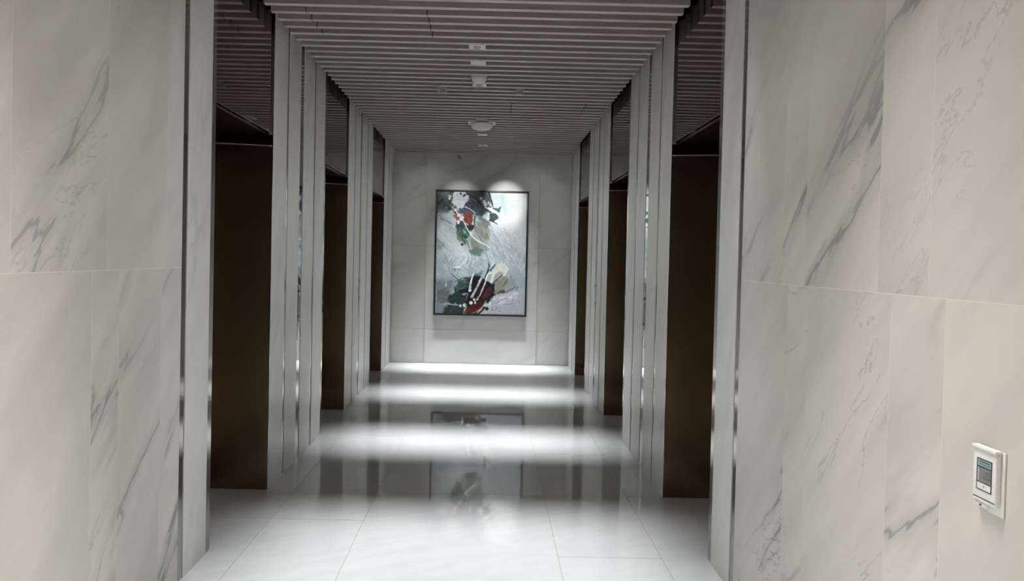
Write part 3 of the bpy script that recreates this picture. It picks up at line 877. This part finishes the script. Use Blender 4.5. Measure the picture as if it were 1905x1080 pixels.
    ('P',(196,200,200),[(0.296,0.844),(0.32,0.83),(0.35,0.839),(0.314,0.848)],0.0024,0.7,1.7),
    ('D',(40,44,46),(0.337,0.925),0.0048,0.8),
    ('D',(70,80,90),(0.823,0.532),0.0071,0.8),
    ('L',(110,120,130),[(0.709,0.491),(0.732,0.481)],0.0095,0.006,0.6,0.0036)]

# ------------------------------------------------------------------ abstract painting on the far wall
PW, PH = 1.292, 1.756                     # canvas size
PCX, PCZ = -0.001, 1.606                  # canvas centre
YF = 10.900                               # face of the middle bay


def paint_canvas(W, H):
    """lay the strokes of the abstract down one after another; coordinates run 0..1 across and 0..1 down the canvas"""
    rs = np.random.RandomState(11)
    asp = 226.0 / 168.0
    uu, vv = np.meshgrid((np.arange(W) + .5) / W, (np.arange(H) + .5) / H)
    vv2 = vv * asp
    img = np.zeros((H, W, 3)) + 170.0

    def smooth_noise(n, seed):
        r = np.random.RandomState(seed)
        g = r.rand(int(n * asp) + 3, n + 3)
        x, y = uu * n, vv * n * asp
        xi, yi = x.astype(int), y.astype(int)
        fx, fy = x - xi, y - yi
        fx, fy = fx * fx * (3 - 2 * fx), fy * fy * (3 - 2 * fy)
        return ((g[yi, xi] * (1 - fx) + g[yi, xi + 1] * fx) * (1 - fy) + (g[yi + 1, xi] * (1 - fx) + g[yi + 1, xi + 1] * fx) * fy) - .5

    nz = smooth_noise(18, 3) + .5 * smooth_noise(40, 4)
    grain = smooth_noise(60, 5)

    def seg_dist(p, q):
        ax, ay, bx, by = p[0], p[1] * asp, q[0], q[1] * asp
        dx, dy = bx - ax, by - ay
        L = dx * dx + dy * dy + 1e-12
        t = np.clip(((uu - ax) * dx + (vv2 - ay) * dy) / L, 0, 1)
        return np.hypot(uu - ax - t * dx, vv2 - ay - t * dy), t

    def lay(a, col):
        nonlocal img
        c = np.array(col, float)
        img = img + (c + (grain * 14)[..., None] - img) * np.clip(a, 0, 1)[..., None]

    def inside(pts):
        r = np.zeros((H, W), bool)
        n = len(pts)
        for i in range(n):
            (x1, y1), (x2, y2) = pts[i], pts[(i + 1) % n]
            if y1 == y2:
                continue
            cnd = ((y1 > vv) != (y2 > vv)) & (uu < (x2 - x1) * (vv - y1) / (y2 - y1) + x1)
            r ^= cnd
        return r

    for op in STROKES:
        if op[0] == 'P':
            _, col, pts, soft, al, rag = op
            d = np.full((H, W), 9.0)
            for i in range(len(pts)):
                d = np.minimum(d, seg_dist(pts[i], pts[(i + 1) % len(pts)])[0])
            sd = np.where(inside(pts), d, -d) + nz * rag * 0.012
            lay(al * np.clip(sd / (2 * soft) + .5, 0, 1), col)
        elif op[0] == 'L':
            _, col, pts, w0, w1, al, soft = op
            # smooth the polyline (Chaikin)
            p = [np.array(q) for q in pts]
            for _k in range(2):
                if len(p) > 2:
                    q2 = [p[0]]
                    for i in range(len(p) - 1):
                        q2 += [p[i] * .75 + p[i + 1] * .25, p[i] * .25 + p[i + 1] * .75]
                    p = q2 + [p[-1]]
            a = np.zeros((H, W))
            n = len(p) - 1
            for i in range(n):
                d, t = seg_dist(p[i], p[i + 1])
                wd = (w0 + (w1 - w0) * (i + t) / n) * .5
                a = np.maximum(a, np.clip((wd - d) / soft + .5, 0, 1))
            lay(al * a, col)
        elif op[0] == 'D':
            _, col, c, r, al = op
            d = np.hypot(uu - c[0], vv2 - c[1] * asp) + nz * .004
            lay(al * np.clip((r - d) / .005 + .5, 0, 1), col)
        else:
            _, n, col, jit, pts, ang, ln, w, al = op
            xs, ys = [q[0] for q in pts], [q[1] for q in pts]
            k = 0
            for _i in range(n * 6):
                x, y = rs.uniform(min(xs), max(xs)), rs.uniform(min(ys), max(ys))
                ins, m = False, len(pts)
                for i in range(m):
                    (x1, y1), (x2, y2) = pts[i], pts[(i + 1) % m]
                    if (y1 > y) != (y2 > y) and x < (x2 - x1) * (y - y1) / (y2 - y1) + x1:
                        ins = not ins
                if not ins:
                    continue
                a = math.radians(ang + rs.normal(0, 9))
                l2 = ln * rs.uniform(.5, 1.3) * .5
                w2 = w * rs.uniform(.6, 1.6)
                x0, x1b = int(max(0, (x - l2 - .02) * W)), int(min(W, (x + l2 + .02) * W + 1))
                y0, y1b = int(max(0, (y - l2 - .02) * H)), int(min(H, (y + l2 + .02) * H + 1))
                if x1b <= x0 or y1b <= y0:
                    continue
                su, sv = uu[y0:y1b, x0:x1b] - x, vv2[y0:y1b, x0:x1b] - y * asp
                al_, ac = su * math.cos(a) + sv * math.sin(a), -su * math.sin(a) + sv * math.cos(a) + (su * 3.0) ** 2 * .1
                m_ = np.clip((l2 - np.abs(al_)) / (l2 * .5), 0, 1) * np.clip((w2 * .6 - np.abs(ac)) / (w * .5) + .5, 0, 1) * al
                c = np.array(col) + rs.normal(0, jit)
                sub = img[y0:y1b, x0:x1b]
                img[y0:y1b, x0:x1b] = sub + (c - sub) * m_[..., None]
                k += 1
                if k >= n:
                    break
    return np.clip(img, 4, 250) / 255.0


CW, CH = 260, 352
art = paint_canvas(CW, CH)
lin = np.where(art <= .04045, art / 12.92, ((art + .055) / 1.055) ** 2.4)
gx, gz = np.meshgrid(np.linspace(-PW / 2, PW / 2, CW), np.linspace(PH / 2, -PH / 2, CH))
lum = art.mean(2)
relief = np.clip((lum - np.roll(np.roll(lum, 1, 0), 1, 1)) * 0.006, -.0015, .0015)
co = np.stack([gx, -relief, gz], -1).reshape(-1, 3)
idx = np.arange(CW * CH).reshape(CH, CW)
quads = np.stack([idx[1:, :-1], idx[1:, 1:], idx[:-1, 1:], idx[:-1, :-1]], -1).reshape(-1, 4)
pt = thing('painting', (PCX, YF - 0.03, PCZ), 'large framed abstract painting in white, grey, dark green and red on the far wall', 'painting')
me = bpy.data.meshes.new('canvas')
me.from_pydata(co.tolist(), [], quads.tolist())
at = me.color_attributes.new('paint', 'FLOAT_COLOR', 'POINT')
at.data.foreach_set('color', np.concatenate([lin.reshape(-1, 3), np.ones((CW * CH, 1))], 1).astype(np.float32).ravel())
me.polygons.foreach_set('use_smooth', [True] * len(me.polygons))
k = NT('oil_paint')
ca = k.n('ShaderNodeAttribute')
ca.attribute_name = 'paint'
wv = k.noise(k.pos(), 900.0, 2)
k.set(Base_Color=ca.outputs['Color'], Roughness=0.5)
k.b.inputs['Specular IOR Level'].default_value = 0.3
k.bump(wv, 0.15, 0.0005)
cv = link('canvas', me, k.m, pt)
cv.location = (0, -0.004, 0)
boxes('stretcher', [(PCX - PW / 2, PCX + PW / 2, YF - 0.030, YF - 0.002, PCZ - PH / 2, PCZ + PH / 2)], M['core'], pt, (PCX, YF - 0.016, PCZ))
FW = 0.026
x0, x1, z0, z1 = PCX - PW / 2, PCX + PW / 2, PCZ - PH / 2, PCZ + PH / 2
for b in ((x0 - FW, x1 + FW, z1, z1 + FW), (x0 - FW, x1 + FW, z0 - FW, z0), (x0 - FW, x0, z0, z1), (x1, x1 + FW, z0, z1)):
    piece('frame_rail', (b[0], b[1], YF - 0.048, YF, b[2], b[3]), M['black'], pt, 0.002)
#PAINT_END

# ------------------------------------------------------------------ controller on the near right wall
X = HALF
t = thing('wall_controller', (X, 1.72, 1.065), 'white wall controller with a small grey display in a bracket on the right wall', 'controller')
piece('bracket', (X - 0.005, X, 1.671, 1.722, 0.988, 1.136), M['white_plastic'], t, 0.0015)
piece('body', (X - 0.018, X - 0.005, 1.680, 1.760, 1.008, 1.130), M['white_plastic'], t, 0.003, 3)
piece('hood', (X - 0.022, X - 0.005, 1.678, 1.762, 1.130, 1.138), M['white_plastic'], t, 0.0025, 3)
boxes('seam', [(X - 0.0186, X - 0.018, 1.682, 1.756, 1.0165, 1.0185)], M['navy'], t, (X - 0.018, 1.72, 1.0175))
fx = X - 0.018
ya, yb2, za, zb = 1.693, 1.745, 1.036, 1.109
w = 0.0022
boxes('outline', [(fx - 0.0012, fx, ya, yb2, zb - w, zb), (fx - 0.0012, fx, ya, yb2, za, za + w),
                  (fx - 0.0012, fx, ya, ya + w, za + w, zb - w), (fx - 0.0012, fx, yb2 - w, yb2, za + w, zb - w),
                  (fx - 0.0012, fx, ya + w, yb2 - w, 1.0895, 1.0915), (fx - 0.0012, fx, ya + w, yb2 - w, 1.0535, 1.0555)], M['navy'], t, (fx, 1.719, 1.07))
lb = piece('label_strip', (fx - 0.0008, fx, ya + w, yb2 - w, 1.0915, zb - w), M['label_grey'], t)
boxes('print', [(fx - 0.0011, fx - 0.0008, 1.700, 1.736, 1.1000, 1.1034), (fx - 0.0011, fx - 0.0008, 1.700, 1.736, 1.0950, 1.0972)], M['teal_print'], lb, (fx, 1.719, 1.1))
ds = piece('display', (fx - 0.0007, fx, ya + w + 0.001, yb2 - w - 0.004, 1.0570, 1.0885), M['lcd'], t)
boxes('segments', [(fx - 0.0009, fx - 0.0007, 1.700, 1.714, 1.0785, 1.0815), (fx - 0.0009, fx - 0.0007, 1.704, 1.710, 1.0720, 1.0745),
                   (fx - 0.0009, fx - 0.0007, 1.699, 1.722, 1.0640, 1.0670)], M['lcd_dark'], ds, (fx, 1.71, 1.07))
bt = piece('button', (fx - 0.0008, fx, ya + w, yb2 - w, za + w, 1.0535), M['white_plastic'], t)
lathe('dot', [(0.003, 0), (0.003, -0.0004), (0.0005, -0.0005)], M['grey_plastic'], bt, (fx - 0.0008, 1.719, 1.046), 'x', 14)
piece('lower_clip', (X - 0.014, X - 0.005, 1.715, 1.757, 0.994, 1.007), M['white_plastic'], t, 0.003, 3)
lathe('clip_mark', [(0.0028, 0), (0.0028, -0.0012), (0.0005, -0.0014)], M['navy'], t, (X - 0.014, 1.735, 1.0), 'x', 14)
